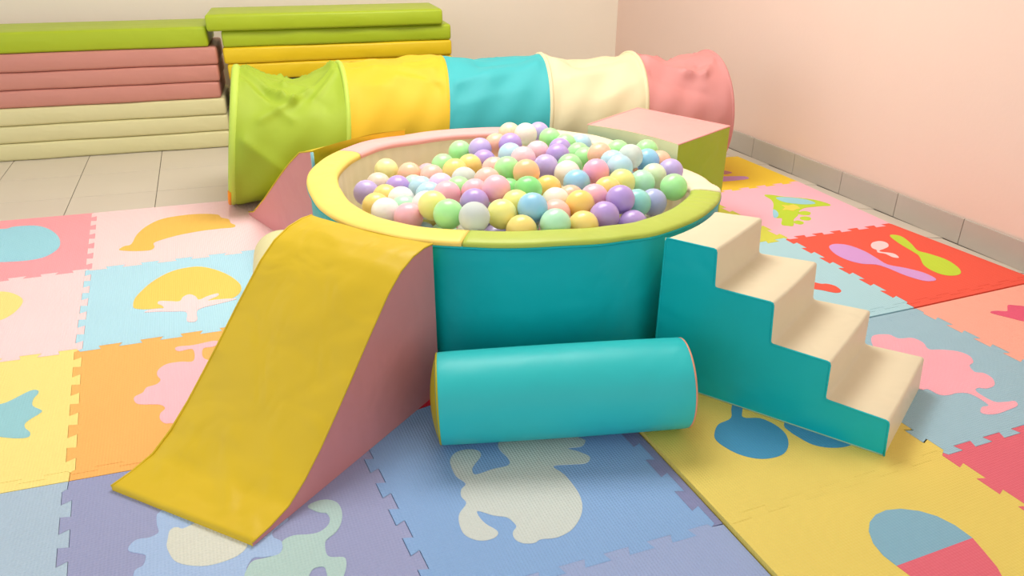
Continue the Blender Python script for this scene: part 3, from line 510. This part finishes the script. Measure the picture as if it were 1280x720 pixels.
# ------------------------------------------------------------------ stacked mats
fa = math.radians(-6.9); fd = Vector((math.cos(fa), math.sin(fa))); fn = Vector((-fd.y, fd.x)); fo = Vector((.112, 4.529))
def cushion(name, s0, s1, n0, n1, z0, z1, mat, label, group, rot=0.0, seed=0, sag=0.0):
    """a soft mat: rounded box with slightly bulging, uneven sides"""
    rnd = random.Random(seed); cx, cy = (s0+s1)/2, (n0+n1)/2; w, d, h = s1-s0, n1-n0, z1-z0
    bm = bmesh.new(); bmesh.ops.create_cube(bm, size=1.0)
    for v in bm.verts: v.co = Vector((v.co.x*w, v.co.y*d, (v.co.z+0.5)*h))
    bmesh.ops.bevel(bm, geom=bm.edges[:], offset=0.014, segments=3, affect='EDGES', profile=0.5)
    bmesh.ops.bisect_plane(bm, geom=bm.verts[:]+bm.edges[:]+bm.faces[:], plane_co=(0, 0, h*0.5), plane_no=(0, 0, 1))
    for k in range(1, 16):
        bmesh.ops.bisect_plane(bm, geom=bm.verts[:]+bm.edges[:]+bm.faces[:], plane_co=(-w/2+w*k/16, 0, 0), plane_no=(1, 0, 0))
    for k in range(1, 4):
        bmesh.ops.bisect_plane(bm, geom=bm.verts[:]+bm.edges[:]+bm.faces[:], plane_co=(0, -d/2+d*k/4, 0), plane_no=(0, 1, 0))
    p1, p2 = rnd.uniform(0, 6), rnd.uniform(0, 6)
    for v in bm.verts:
        if v.co.y < -d/2+0.03:
            t = v.co.z/h
            v.co.y += 0.003*math.sin(v.co.x*7+p1)+0.002*math.sin(v.co.x*17+p2)-0.004*math.sin(PI*t)
        if v.co.z > h*0.8 and sag: v.co.z -= sag*(1-(2*v.co.x/w)**2)*max(0, 1-(2*v.co.y/d)**2)
    o = bmobj(name, bm, mat, smooth=True, angle=1.0)
    c = fo+fd*cx+fn*cy; o.location = (c.x, c.y, FLOOR_Z+z0); o.rotation_euler = (0, 0, fa+rot)
    return tag(o, label, 'mat', group)
gl, gr_ = 'foam mats in the left stack', 'foam mats in the right stack'
LT = [(.0,.095,.022,'ivory','cream foam mat at the very bottom of the left stack'),
      (.095,.188,.026,'ivory','cream foam mat second from the bottom of the left stack'),
      (.188,.28,.024,'ivory','cream foam mat just under the pink mats of the left stack'),
      (.28,.371,.008,'matpink','dusty pink foam mat resting on the cream mats, left stack'),
      (.371,.462,.016,'matpink','dusty pink foam mat in the middle of the three pink ones'),
      (.462,.556,.022,'matpink','dusty pink foam mat directly under the green mat, left stack'),
      (.556,.662,-.013,'green','thick lime green foam mat lying on top of the left stack')]
for k, (z0, z1, e, m, lb) in enumerate(LT):
    cushion('stacked_mat', -1.95+0.01*(k % 3), e, 0.0 if k < 6 else 0.004, 0.42, z0, z1-0.0012, V[m], lb, gl, seed=k, sag=0.0)
RT = [(.0,.093,.10,1.31,'navy','navy foam mat at the bottom of the right stack, seen in the gap'),
      (.093,.186,.09,1.32,'navy','second navy foam mat from the floor in the right stack'),
      (.186,.279,.085,1.32,'navy','third navy foam mat from the floor in the right stack'),
      (.279,.37,.08,1.32,'navy','navy foam mat just beneath the yellow mats'),
      (.37,.461,.066,1.333,'stackyellow','yellow foam mat lower of two, partly behind the play tunnel'),
      (.461,.549,.054,1.33,'stackyellow','yellow foam mat upper of two, under the green mats'),
      (.549,.637,.06,1.328,'green','lime green foam mat second from the top of the right stack'),
      (.637,.724,-.007,1.277,'green','lime green foam mat topmost of the right stack, shifted to the left')]
for k, (z0, z1, s0, s1, m, lb) in enumerate(RT):
    cushion('stacked_mat', s0, s1, 0.0 if k < 7 else -0.03, 0.38, z0, z1-0.0012, V[m], lb, gr_, seed=20+k)

# ------------------------------------------------------------------ play tunnel
tun = empty('play_tunnel', (1.2, 3.28, FLOOR_Z), 'crawl tunnel of five coloured fabric sections lying behind the ball pit', 'tunnel')
RAD = 0.293
bots = [(.072,3.475),(.525,3.40),(.97,3.32),(1.44,3.23),(1.865,3.155),(2.33,3.085)]
tops = [(.175,3.53),(.606,3.455),(1.055,3.372),(1.51,3.268),(1.925,3.15),(2.30,3.06)]
hd = [(.10,1.0),(.03,1.0),(.14,.99),(.19,.98),(.17,.985),(.17,.985)]
def hoop_pt(i, phi, r):
    b, t, h = Vector((*bots[i], 0)), Vector((*tops[i], 0)), Vector((*hd[i], 0)).normalized()
    zb = (ZL if i < 2 else 0.0)+0.003
    c = (b+t)/2; k = math.sin(phi)
    p = c+(t-b)/2*k*(r/RAD)-h*math.cos(phi)*r
    return Vector((p.x, p.y, zb+RAD+0.006+k*r))
def gauss(x, w): return math.exp(-(x/w)**2)
def seg_d(u, f, a, b):
    ax, ay = a; bx, by = b; dx, dy = bx-ax, by-ay; L2 = dx*dx+dy*dy
    t = max(0, min(1, ((u-ax)*dx+(f-ay)*dy)/L2)); return math.hypot(u-ax-t*dx, f-ay-t*dy), t
# folds: (u0, f0, u1, f1, amplitude, width), f = angle up the near side in units of 90 degrees; + is outward
folds = [
 [(.97,.97,.50,.52,.026,.045),(.50,.52,.22,.30,.014,.05),(.04,.93,.40,.60,.024,.04),(.40,.60,.50,.52,.016,.04),(.05,.72,.5,.30,.012,.05),(.93,.82,.68,.50,.014,.04),
  (.06,.985,.42,.80,.020,.035),(.42,.80,.62,.74,.012,.04),(.30,.90,.60,.88,-.010,.10),(.25,.66,.33,.50,-.014,.06),(.6,.6,.8,.4,-.010,.07),(.08,.1,.5,-.25,.014,.06),(.7,.72,.85,.86,-.014,.05)],
 [(.3,.82,.85,.70,.016,.07),(.5,.62,.92,.55,.012,.07),(.1,.9,.5,.8,-.010,.08),(.6,.85,.95,.9,.010,.05),(.2,.55,.5,.5,.006,.08),(.75,.62,.95,.45,-.008,.06)],
 [(.05,.5,.6,.72,.014,.09),(.35,.85,.95,.92,-.010,.10),(.4,.55,.9,.75,.010,.10),(.1,.3,.7,.45,.006,.10)],
 [(.3,.85,.8,.9,-.012,.10),(.2,.55,.8,.75,.013,.09),(.5,.3,.95,.5,.007,.10),(.05,.85,.3,.7,.008,.08)],
 [(.05,.85,.55,.62,.022,.07),(.5,.62,.72,.58,.016,.05),(.72,.58,.92,.78,.014,.05),(.15,.95,.6,.86,-.022,.10),(.6,.88,.85,.93,.016,.07),(.1,.6,.7,.35,-.014,.10),(.72,.75,.85,.72,-.012,.05)]]
sags = [.072, .008, .020, .034, .040]
cols = [('green','lime green fabric section, creased'),('yellow','yellow fabric section'),('turq','turquoise fabric section'),('cream','cream fabric section'),('matpink','dusty pink fabric section')]
vtun = [vinyl('tunnel_'+c, rgb, 0.62, 0.12, 6) for c, rgb in (('green',(156,178,50)),('yellow',(222,180,38)),('turquoise',(62,172,176)),('cream',(222,208,168)),('pink',(212,142,138)))]
NU, NV = 72, 144
for sgi in range(5):
    vs, fs = [], []
    for iu in range(NU+1):
        u = iu/NU
        for iv in range(NV):
            phi = 2*PI*iv/NV-PI/2
            f = phi/(PI/2)
            p = hoop_pt(sgi, phi, RAD)*(1-u)+hoop_pt(sgi+1, phi, RAD)*u
            cen = (Vector((*bots[sgi], 0))+Vector((*tops[sgi], 0)))/2*(1-u)+(Vector((*bots[sgi+1], 0))+Vector((*tops[sgi+1], 0)))/2*u
            cen.z = hoop_pt(sgi, 0, RAD).z*(1-u)+hoop_pt(sgi+1, 0, RAD).z*u
            out = (p-cen).normalized()
            env = min(1, u/0.10)*min(1, (1-u)/0.10); env = env*env*(3-2*env)
            s_ = math.sin(PI*u)**0.8
            top = max(0, math.sin(phi))
            dz = -sags[sgi]*s_*top**1.5
            dn = 0
            ff = f if f <= 1 else 2-f
            for (a0, b0, a1, b1, am, w) in folds[sgi]:
                d_, t = seg_d(u, ff, (a0, b0), (a1, b1)); dn += am*(1.15 if sgi == 0 else 1.2)*(math.exp(-d_/w*1.5)*0.6+gauss(d_, w)*0.55)*(1-0.35*t)
            dn += 0.004*math.sin(9*u+5*f+sgi)+0.003*math.sin(17*u-9*f)
            q = p+out*dn*env; q.z += dz*(1 if sgi else 1)
            q.z = max(q.z, (ZL if sgi == 0 else 0.0)+0.003)
            vs.append(q-Vector(tun.location))
    for iu in range(NU):
        for iv in range(NV):
            jv = (iv+1) % NV; fs.append((iu*NV+iv, iu*NV+jv, (iu+1)*NV+jv, (iu+1)*NV+iv))
    mesh('fabric_panel', vs, fs, vtun[sgi], tun, True, cols[sgi][1])
hoop_green = vinyl('hoop_sleeve_green', (184,208,84), 0.6, 0.1, 6)
hoopm = [0, 0, 1, 3, 3, 4]
for i in range(6):
    path = [hoop_pt(i, 2*PI*k/64, RAD-(0.013 if i == 0 else 0.006))-Vector(tun.location) for k in range(64)]
    tube('hoop', path, (0.018, 0.012, 0.0085, 0.011, 0.011, 0.0085)[i], hoop_green if i < 2 else vtun[hoopm[i]], tun, 8, True)
path = [hoop_pt(0, -PI/2+(k-20)*0.045, RAD-0.004)-Vector(tun.location)+Vector((-0.012, 0.0, 0.0015)) for k in range(41)]
tube('lining_hem', path, 0.008, V['orange'], tun, 8, False, 'orange lining edge showing at the left opening')

# ------------------------------------------------------------------ ball pool
PCX, PCY, PR = .917, 2.182, .66
pool = empty('ball_pool', (PCX, PCY, 0), 'round padded ball pool with turquoise outside and a rim of four colours', 'ball pool')
HT = [(-180,.425),(-170,.412),(-157,.41),(-143,.414),(-120,.424),(-103,.427),(-90,.421),(-77,.413),(-55,.408),(-39,.398),(-17,.360),(2,.347),(20,.362),(41,.383),(60,.391),(79,.394),(103,.399),(130,.415),(150,.42),(174,.43),(180,.425)]
def hgt(a):
    d = (math.degrees(a)+180) % 360-180
    for (a0, h0), (a1, h1) in zip(HT, HT[1:]):
        if a0 <= d <= a1: t = (d-a0)/(a1-a0); return h0+(h1-h0)*(t*t*(3-2*t))
def ring(profile, a0, a1, n, closed):
    vs, fs = [], []; m = n if closed else n+1; L = None
    for i in range(m):
        a = a0+(a1-a0)*i/n; pr = profile(a); L = len(pr)
        for r, z in pr: vs.append((r*math.cos(a), r*math.sin(a), z))
    for i in range(n):
        j = (i+1) % m
        for k in range(L): fs.append((i*L+k, i*L+(k+1) % L, j*L+(k+1) % L, j*L+k))
    if not closed: fs.append(tuple(range(L))); fs.append(tuple((m-1)*L+k for k in range(L))[::-1])
    return vs, fs
def wob(a, s): return 0.0025*math.sin(9*a+s)+0.0015*math.sin(23*a+2*s)
vs, fs = ring(lambda a: [(PR-0.012+wob(a, 1), 0.0), (PR-0.008+wob(a, 1.3), 0.06), (PR-0.006+wob(a, 1.6), 0.2), (PR-0.008+wob(a, 1.9), hgt(a)-0.012), (PR-0.05, hgt(a)-0.012), (PR-0.05, 0.0)], 0, 2*PI, 144, True)
mesh('outer_wall', vs, fs, V['teal'], pool).data.set_sharp_from_angle(angle=0.9)
vs, fs = ring(lambda a: [(PR-0.052, 0.0), (PR-0.052, hgt(a)-0.014), (0.568, hgt(a)-0.014), (0.565+0.0022*math.sin(60*a)+0.001*math.sin(37*a), hgt(a)-0.1), (0.562+0.002*math.sin(60*a), 0.1), (0.562, 0.0)], 0, 2*PI, 320, True)
mesh('inner_wall', vs, fs, V['lining'], pool).data.set_sharp_from_angle(angle=0.9)
def rim_prof(a):
    h = hgt(a); d = (math.degrees(a)+180) % 360-180
    wr = gauss(d+38, 16)
    w = 0.0035*wr*math.sin(a*95)
    return [(PR-0.004, h-0.016), (PR, h-0.010), (PR-0.002, h-0.003), (PR-0.010, h+0.001+w), (PR-0.035, h+0.003+w), (PR-0.065, h+0.003+w), (0.578, h+0.001+w), (0.568, h-0.004), (0.564, h-0.02)]
for nm, a0, a1, lb in (('rimyellow',138.9,235.8,'yellow rim section'),('rimgreen',235.8,322,'lime green rim section'),('rimcream',322,413.4,'cream rim section'),('rimpink',413.4,498.9,'pale pink rim section')):
    vs, fs = ring(rim_prof, math.radians(a0+0.15), math.radians(a1-0.15), 90, False)
    o = mesh('rim_panel', vs, fs, V[nm], pool, True, lb)
path = [((PR-0.003)*math.cos(math.radians(a)), (PR-0.003)*math.sin(math.radians(a)), hgt(math.radians(a))-0.016) for a in range(0, 360, 2)]
tube('rim_piping', path, 0.004, V['teal'], pool, 6, True)
for ad in (-60, 30, 120, 210):
    a = math.radians(ad); tube('wall_seam', [((PR-0.004)*math.cos(a), (PR-0.004)*math.sin(a), 0.01+0.038*k*hgt(a)/0.42) for k in range(11)], 0.003, V['teal'], pool, 6)
vs = [(0.558*math.cos(2*PI*k/64), 0.558*math.sin(2*PI*k/64), z) for z in (0.005, 0.20) for k in range(64)]
fs = [tuple(range(64))[::-1], tuple(range(64, 128))]+[(k, (k+1) % 64, 64+(k+1) % 64, 64+k) for k in range(64)]
mesh('floor_cushion', vs, fs, V['lining'], pool, False)

# balls
BC = dict(orange=(255,184,128), paleyellow=(238,232,150), peach=(255,184,150), peachpink=(255,184,170), green=(160,236,150), purple=(172,142,214), beige=(222,204,180), lavender=(182,164,222), gold=(255,212,110), white=(245,240,232),
  ltblue=(172,214,232), mint=(172,232,190), pink=(255,176,190), lemon=(240,236,130), lilac=(222,190,230), peachpale=(255,206,170), cream=(250,234,214), pinkpale=(255,190,198), clear=(236,246,240), deepgreen=(124,222,122),
  blue=(134,196,232), amber=(255,204,96), hotpink=(255,160,188), palegreen=(214,240,190), bluelav=(164,176,224), teal=(134,212,204))
BC = {k: tuple(int(v+(255-v)*0.16) for v in c) for k, c in BC.items()}
bmats = {k: ballmat('ball_'+k, c, 0.35 if k == 'clear' else 0.0) for k, c in BC.items()}
bme = {}
for k in BC:
    bm = bmesh.new(); bmesh.ops.create_uvsphere(bm, u_segments=28, v_segments=18, radius=0.0416)
    for v in bm.verts:                                            # moulding seam round the middle
        if abs(v.co.z) < 0.001: v.co *= 1.006
    me = bpy.data.meshes.new('ball_'+k); bm.to_mesh(me); bm.free(); me.shade_smooth(); me.materials.append(bmats[k]); bme[k] = me
for x, y, z, c, lb, vis in BALLS:
    o = bpy.data.objects.new('plastic_ball', bme[c]); link(o); o.location = (x, y, z); o.rotation_euler = (random.uniform(0, 6), random.uniform(0, 6), random.uniform(0, 6))
    tag(o, lb, 'ball', 'plastic balls in the ball pool' if vis else '%s balls in the lower layer of the pool' % c)

# ------------------------------------------------------------------ wedges (slide in front, second one behind)
toe_folds = [(.05,.28,.17,.60,.006,.014),(.10,.12,.20,.36,.004,.013),(.04,.72,.13,.97,.004,.014),(.22,.04,.31,.26,.003,.014),(.03,.08,.09,.22,.003,.011),(.14,.62,.26,.9,-.003,.016),(.45,.3,.58,.6,.0025,.02),(.56,.55,.63,.95,.0025,.016)]
def sprof(k):
    P = [(0,.012),(.05,.016),(.103,.028),(.155,.060),(.212,.108),(.27,.165),(.333,.229),(.38,.279),(.428,.327),(.475,.374),(.525,.411),(.575,.431),(.62,.438),(.655,.436)]
    return P
def wedge(root, d, wfront, wback, length, prof, back_arc, topmat, sidemat, z0=0.0, backmat=None):
    """lofted between the two long sides; side 0 lies along d from the origin, side 1 is shifted by wfront (toe) .. wback (high end)"""
    NS = 33; d = Vector((*d, 0)); wf, wb = Vector((*wfront, 0)), Vector((*wback, 0)); ln = prof[-1][0]
    # densify profile
    pp = []
    for (s0, h0), (s1, h1) in zip(prof, prof[1:]):
        for t in (0, 0.25, 0.5, 0.75): pp.append((s0+(s1-s0)*t, h0+(h1-h0)*t))
    pp.append(prof[-1])
    def pt(s, t, z):
        k = s/ln; w = wf*(1-k)+wb*k
        arc = -back_arc*4*t*(1-t)*max(0, (k-0.75)/0.25)**2
        return d*(s*length/ln+arc)+w*t+Vector((0, 0, z))
    top, tf = [], []
    n = len(pp)
    for i, (s, h) in enumerate(pp):
        for j in range(NS):
            t = j/(NS-1); pill = 0.005*math.sin(PI*t)*min(1, h*8)+0.0018*math.sin(13*s+7*t)*math.sin(PI*t)+0.003*math.exp(-(s-0.1)**2/0.006)*math.sin(14*t+22*s)*min(1, h*30)
            for (s0, t0, s1, t1, am, w_) in toe_folds:
                d_, q_ = seg_d(s, t*0.4, (s0, t0*0.4), (s1, t1*0.4)); pill += am*gauss(d_, w_)*(1-0.5*q_)
            top.append(pt(s, t, h+pill))
    for i in range(n-1):
        for j in range(NS-1): tf.append((i*NS+j, i*NS+j+1, (i+1)*NS+j+1, (i+1)*NS+j))
    # toe face
    b0 = len(top)
    for j in range(NS): top.append(pt(0, j/(NS-1), 0.0))
    for j in range(NS-1): tf.append((b0+j, b0+j+1, j+1, j))
    o = mesh('sliding_surface', top, tf, topmat, root, True)
    for side in (0, 1):
        vs, ff = [], []
        for i, (s, h) in enumerate(pp): vs += [pt(s, side, 0), pt(s, side, h)]
        for i in range(n-1): ff.append((2*i, 2*i+1, 2*i+3, 2*i+2))
        mesh('side_panel', vs, ff, sidemat, root, True)
        tube('piping', [pt(s, side, h) for s, h in pp], 0.0028, topmat, root, 6)
    vs, ff = [], []; s, h = pp[-1]
    for j in range(NS): vs += [pt(s, j/(NS-1), 0), pt(s, j/(NS-1), h+0.005*math.sin(PI*j/(NS-1)))]
    for j in range(NS-1): ff.append((2*j, 2*j+1, 2*j+3, 2*j+2))
    mesh('back_panel', vs, ff, backmat or topmat, root, True)
    vs, ff = [], []
    for i, (s, h) in enumerate(pp): vs += [pt(s, 0, 0), pt(s, 1, 0)]
    for i in range(n-1): ff.append((2*i, 2*i+1, 2*i+3, 2*i+2))
    mesh('base_panel', vs, ff, sidemat, root, True)
sl = empty('foam_slide', (-.049, 1.258, ZL), 'yellow foam slide with dusty pink sides in front of the ball pool', 'slide', 'foam slides leaning against the pool')
wedge(sl, (.799,.602), (-.276,.297), (-.243,.318), .656, sprof(0), 0.022, V['yellow'], V['pink'])
sl2 = empty('foam_slide', (.121, 3.29, ZL), 'pink-sided foam slide behind the pool, its yellow end against the rim', 'slide', 'foam slides leaning against the pool')
# side 0 is the visible pink side, toe at the back left
p2 = [(0,.012),(.06,.03),(.2,.125),(.3,.2),(.4,.275),(.5,.345),(.6,.407),(.7,.434)]
wedge(sl2, (.304,-.953), (.33,-.05), (.38,.168), .70, p2, 0.02, V['yellow'], V['pink'], backmat=V['yellow'])
tube('corner_trim', [Vector((.304,-.953,0))*.702+Vector((0,0,.01+.042*k)) for k in range(11)], 0.006, V['paleblue'], sl2, 6, False, 'pale blue corner strip')

# ------------------------------------------------------------------ stairs
st = empty('foam_stairs', (1.039, 1.476, 0), 'toy foam stairs with four cream steps and a teal side', 'stairs')
sd = Vector((.5438, -.8392, 0)); sn = Vector((.8392, .5438, 0))
def sp(s, t, z):                                                 # t 0..1 across: near side to far side
    wfar = .255+.185*s
    if s < 0.08: s = s+0.03*t-(0.016*4*t*(1-t))*-1*max(0, 1-s/0.08)
    else: s = s+0.022*t
    return sd*s+sn*(wfar*t)+Vector((0, 0, z))
OUT = [(0,0),(0,.42),(.134,.42),(.140,.318),(.289,.318),(.297,.208),(.441,.204),(.446,.102),(.592,.096),(.60,0)]
def round_out(P, r):
    out = []; n = len(P)
    for i, p in enumerate(P):
        if i in (0, n-1): out.append(p); continue
        a, b, c = Vector(P[i-1]), Vector(p), Vector(P[i+1]); u, v = (a-b).normalized(), (c-b).normalized()
        for t in (0, 0.5, 1):
            q0, q1 = b+u*r, b+v*r; out.append(tuple((1-t)**2*q0+2*t*(1-t)*b+t*t*q1))
    return out
RO = round_out(OUT, 0.008)
NT = 9; vs, fs = [], []; rnd = random.Random(4)
dense = []
for (a0, b0), (a1, b1) in zip(RO, RO[1:]):
    L = math.hypot(a1-a0, b1-b0); k = max(1, int(L/0.03))
    for q in range(k): dense.append((a0+(a1-a0)*q/k, b0+(b1-b0)*q/k))
dense.append(RO[-1])
for i, (s, z) in enumerate(dense):
    for j in range(NT):
        t = j/(NT-1); soft = 0.004*math.sin(PI*t)*math.sin(9*s+4*z) if 0 < i < len(dense)-1 and z > 0.02 else 0
        vs.append(sp(s, t, max(0, z-0.003*math.sin(PI*t)*(1 if z > 0.05 else 0)+soft)))
for i in range(len(dense)-1):
    for j in range(NT-1): fs.append((i*NT+j, i*NT+j+1, (i+1)*NT+j+1, (i+1)*NT+j))
mesh('step_cover', vs, fs, V['cream'], st, True, 'cream cover over the four steps').data.set_sharp_from_angle(angle=1.2)
for t in (0, 1):
    dd = [p for p in dense if p[1] > 0.0005]; vs, fs = [], []
    for s, z in dd: vs += [sp(s, t, 0), sp(s, t, z)]
    for i in range(len(dd)-1): fs.append((2*i, 2*i+1, 2*i+3, 2*i+2))
    mesh('side_panel', vs, fs, V['teal'], st, False, 'teal side of the stairs')
    if t: continue
    tube('piping', [sp(s, t, z) for s, z in dense], 0.0024, V['teal'], st, 6)
    tube('bottom_piping', [sp(.6*k/10, t, 0.002) for k in range(11)], 0.002, V['trim'], st, 6)
    tube('corner_piping', [sp(0, t, .42*k/10) for k in range(11)], 0.0022, V['trim'], st, 6)
vs, fs = [], []
for k in range(11):
    for t in (0, 1): vs.append(sp(.6*k/10, t, 0.0))
for k in range(10): fs.append((2*k, 2*k+1, 2*k+3, 2*k+2))
mesh('base_panel', vs, fs, V['teal'], st, False)

# ------------------------------------------------------------------ rolls
def roll(name, a, b, r, mat, capl, capr, label, pip):
    a, b = Vector(a), Vector(b); ax = (b-a).normalized(); L = (b-a).length; root = empty(name, (a+b)/2-Vector((0, 0, r)), label, 'roll')
    u = Vector((0, 0, 1)); u = (u-ax*u.dot(ax)).normalized(); w = ax.cross(u); n = 64
    prof = [(0.0, r-0.010)]+[(0.010*(1-math.cos(q*PI/2)), r-0.010+0.010*math.sin(q*PI/2)) for q in (0.34, 0.67, 1)]
    prof = prof+[(L*k/14, r+0.0025*math.sin(PI*k/14)) for k in range(1, 14)]+[(L-s, q) for s, q in prof[::-1]]
    off = a-Vector(root.location); vs = []; fs = []
    for s, rr in prof:
        for k in range(n): vs.append(off+ax*s+rr*(math.cos(2*PI*k/n)*u+math.sin(2*PI*k/n)*w))
    for i in range(len(prof)-1):
        for k in range(n): fs.append((i*n+k, i*n+(k+1) % n, (i+1)*n+(k+1) % n, (i+1)*n+k))
    mesh('roll_cover', vs, fs, mat, root)
    for s, sg, cm, pm in ((0, -1, capl, capl), (L, 1, capr, pip)):
        vs = []; fs = []; rr = r-0.009; rings = 6
        for q in range(rings):
            f = 1-q/rings
            for k in range(n): vs.append(off+ax*(s+sg*0.017*(1-f*f))+rr*f*(math.cos(2*PI*k/n)*u+math.sin(2*PI*k/n)*w))
        vs.append(off+ax*(s+sg*0.017))
        for q in range(rings-1):
            for k in range(n): fs.append((q*n+k, q*n+(k+1) % n, (q+1)*n+(k+1) % n, (q+1)*n+k))
        for k in range(n): fs.append(((rings-1)*n+k, (rings-1)*n+(k+1) % n, rings*n))
        mesh('end_cap', vs, fs, cm, root, True)
        tube('piping', [off+ax*(s-sg*0.004)+(r-0.003)*(math.cos(2*PI*k/n)*u+math.sin(2*PI*k/n)*w) for k in range(n)], 0.003, pm, root, 6, True)
    return root
RR = 0.112
roll('foam_roll', (.414,1.462,ZL+RR+.002), (.995,1.276,RR+.0045), RR, V['turq'], vinyl('vinyl_olive', (176,164,20)), V['orange'], 'turquoise foam roll with a yellow end lying in front of the pool', vinyl('vinyl_salmon', (226,150,120)))
roll('foam_roll', (.15,2.16,ZL+.101), (.185,2.52,ZL+.101), .10, V['ivory'], V['ivory'], V['ivory'], 'cream foam roll mostly hidden behind the yellow slide', V['ivory'])

# ------------------------------------------------------------------ box
bx = empty('foam_box', (1.697, 2.54, 0), 'square foam box with pink top and green side behind the ball pool', 'box')
F, NLc, B, Rr = (1.606,2.262), (1.439,2.657), (1.785,2.846), (1.956,2.419)
H0 = .407; o_ = Vector((1.697, 2.54, 0))
def face_grid(name, p, mat, bulge, arc=0.0, label=None):
    """p: four corners; soft face, optionally hollowed by arc"""
    p = [Vector(q)-o_ for q in p]; nrm = (p[1]-p[0]).cross(p[3]-p[0]).normalized(); N = 10; vs, fs = [], []
    for i in range(N+1):
        for j in range(N+1):
            u, v = i/N, j/N; q = p[0]*(1-u)*(1-v)+p[1]*u*(1-v)+p[2]*u*v+p[3]*(1-u)*v
            vs.append(q+nrm*(bulge*math.sin(PI*u)*math.sin(PI*v)-arc*4*u*(1-u)))
    for i in range(N):
        for j in range(N): fs.append((i*(N+1)+j, (i+1)*(N+1)+j, (i+1)*(N+1)+j+1, i*(N+1)+j+1))
    return mesh(name, vs, fs, mat, bx, True, label)
def z3(p, z): return (p[0], p[1], z)
tp = [F, Rr, B, NLc]
# top: its pool-side edge hollowed to fit the round pool
vs, fs = [], []; N = 10
for i in range(N+1):
    for j in range(N+1):
        u, v = i/N, j/N                                            # u along F->NL, v away from pool
        q = Vector(z3(F, H0))*(1-u)*(1-v)+Vector(z3(NLc, H0))*u*(1-v)+Vector(z3(B, H0))*u*v+Vector(z3(Rr, H0))*(1-u)*v
        q += Vector((.875,.485,0))*0.03*4*u*(1-u)*(1-v)
        q.z += 0.006*math.sin(PI*u)*math.sin(PI*v); vs.append(q-o_)
for i in range(N):
    for j in range(N): fs.append((i*(N+1)+j, (i+1)*(N+1)+j, (i+1)*(N+1)+j+1, i*(N+1)+j+1))
mesh('top_panel', vs, fs, V['boxpink'], bx, True, 'pink top of the box')
face_grid('side_panel', [z3(F,0), z3(Rr,0), z3(Rr,H0), z3(F,H0)], V['green'], 0.005, 0, 'green side of the box')
face_grid('side_panel', [z3(Rr,0), z3(B,0), z3(B,H0), z3(Rr,H0)], V['green'], 0.005, 0, 'green side of the box')
face_grid('side_panel', [z3(B,0), z3(NLc,0), z3(NLc,H0), z3(B,H0)], V['cream'], 0.003)
face_grid('side_panel', [z3(NLc,0), z3(F,0), z3(F,H0), z3(NLc,H0)], V['palegreen'], 0.0, 0.03, 'pale cream side facing the pool')
tube('piping', [Vector(z3(q, H0))-o_ for q in (F, lerp(F,Rr,.5), Rr, lerp(Rr,B,.5), B, lerp(B,NLc,.5), NLc)], 0.003, V['boxpink'], bx, 6)
bmobj('base_panel', prism_bm([Vector(q[:2])-Vector(o_[:2]) for q in (F, Rr, B, NLc)], 0.0005, 0.004), V['cream'], bx, smooth=False)
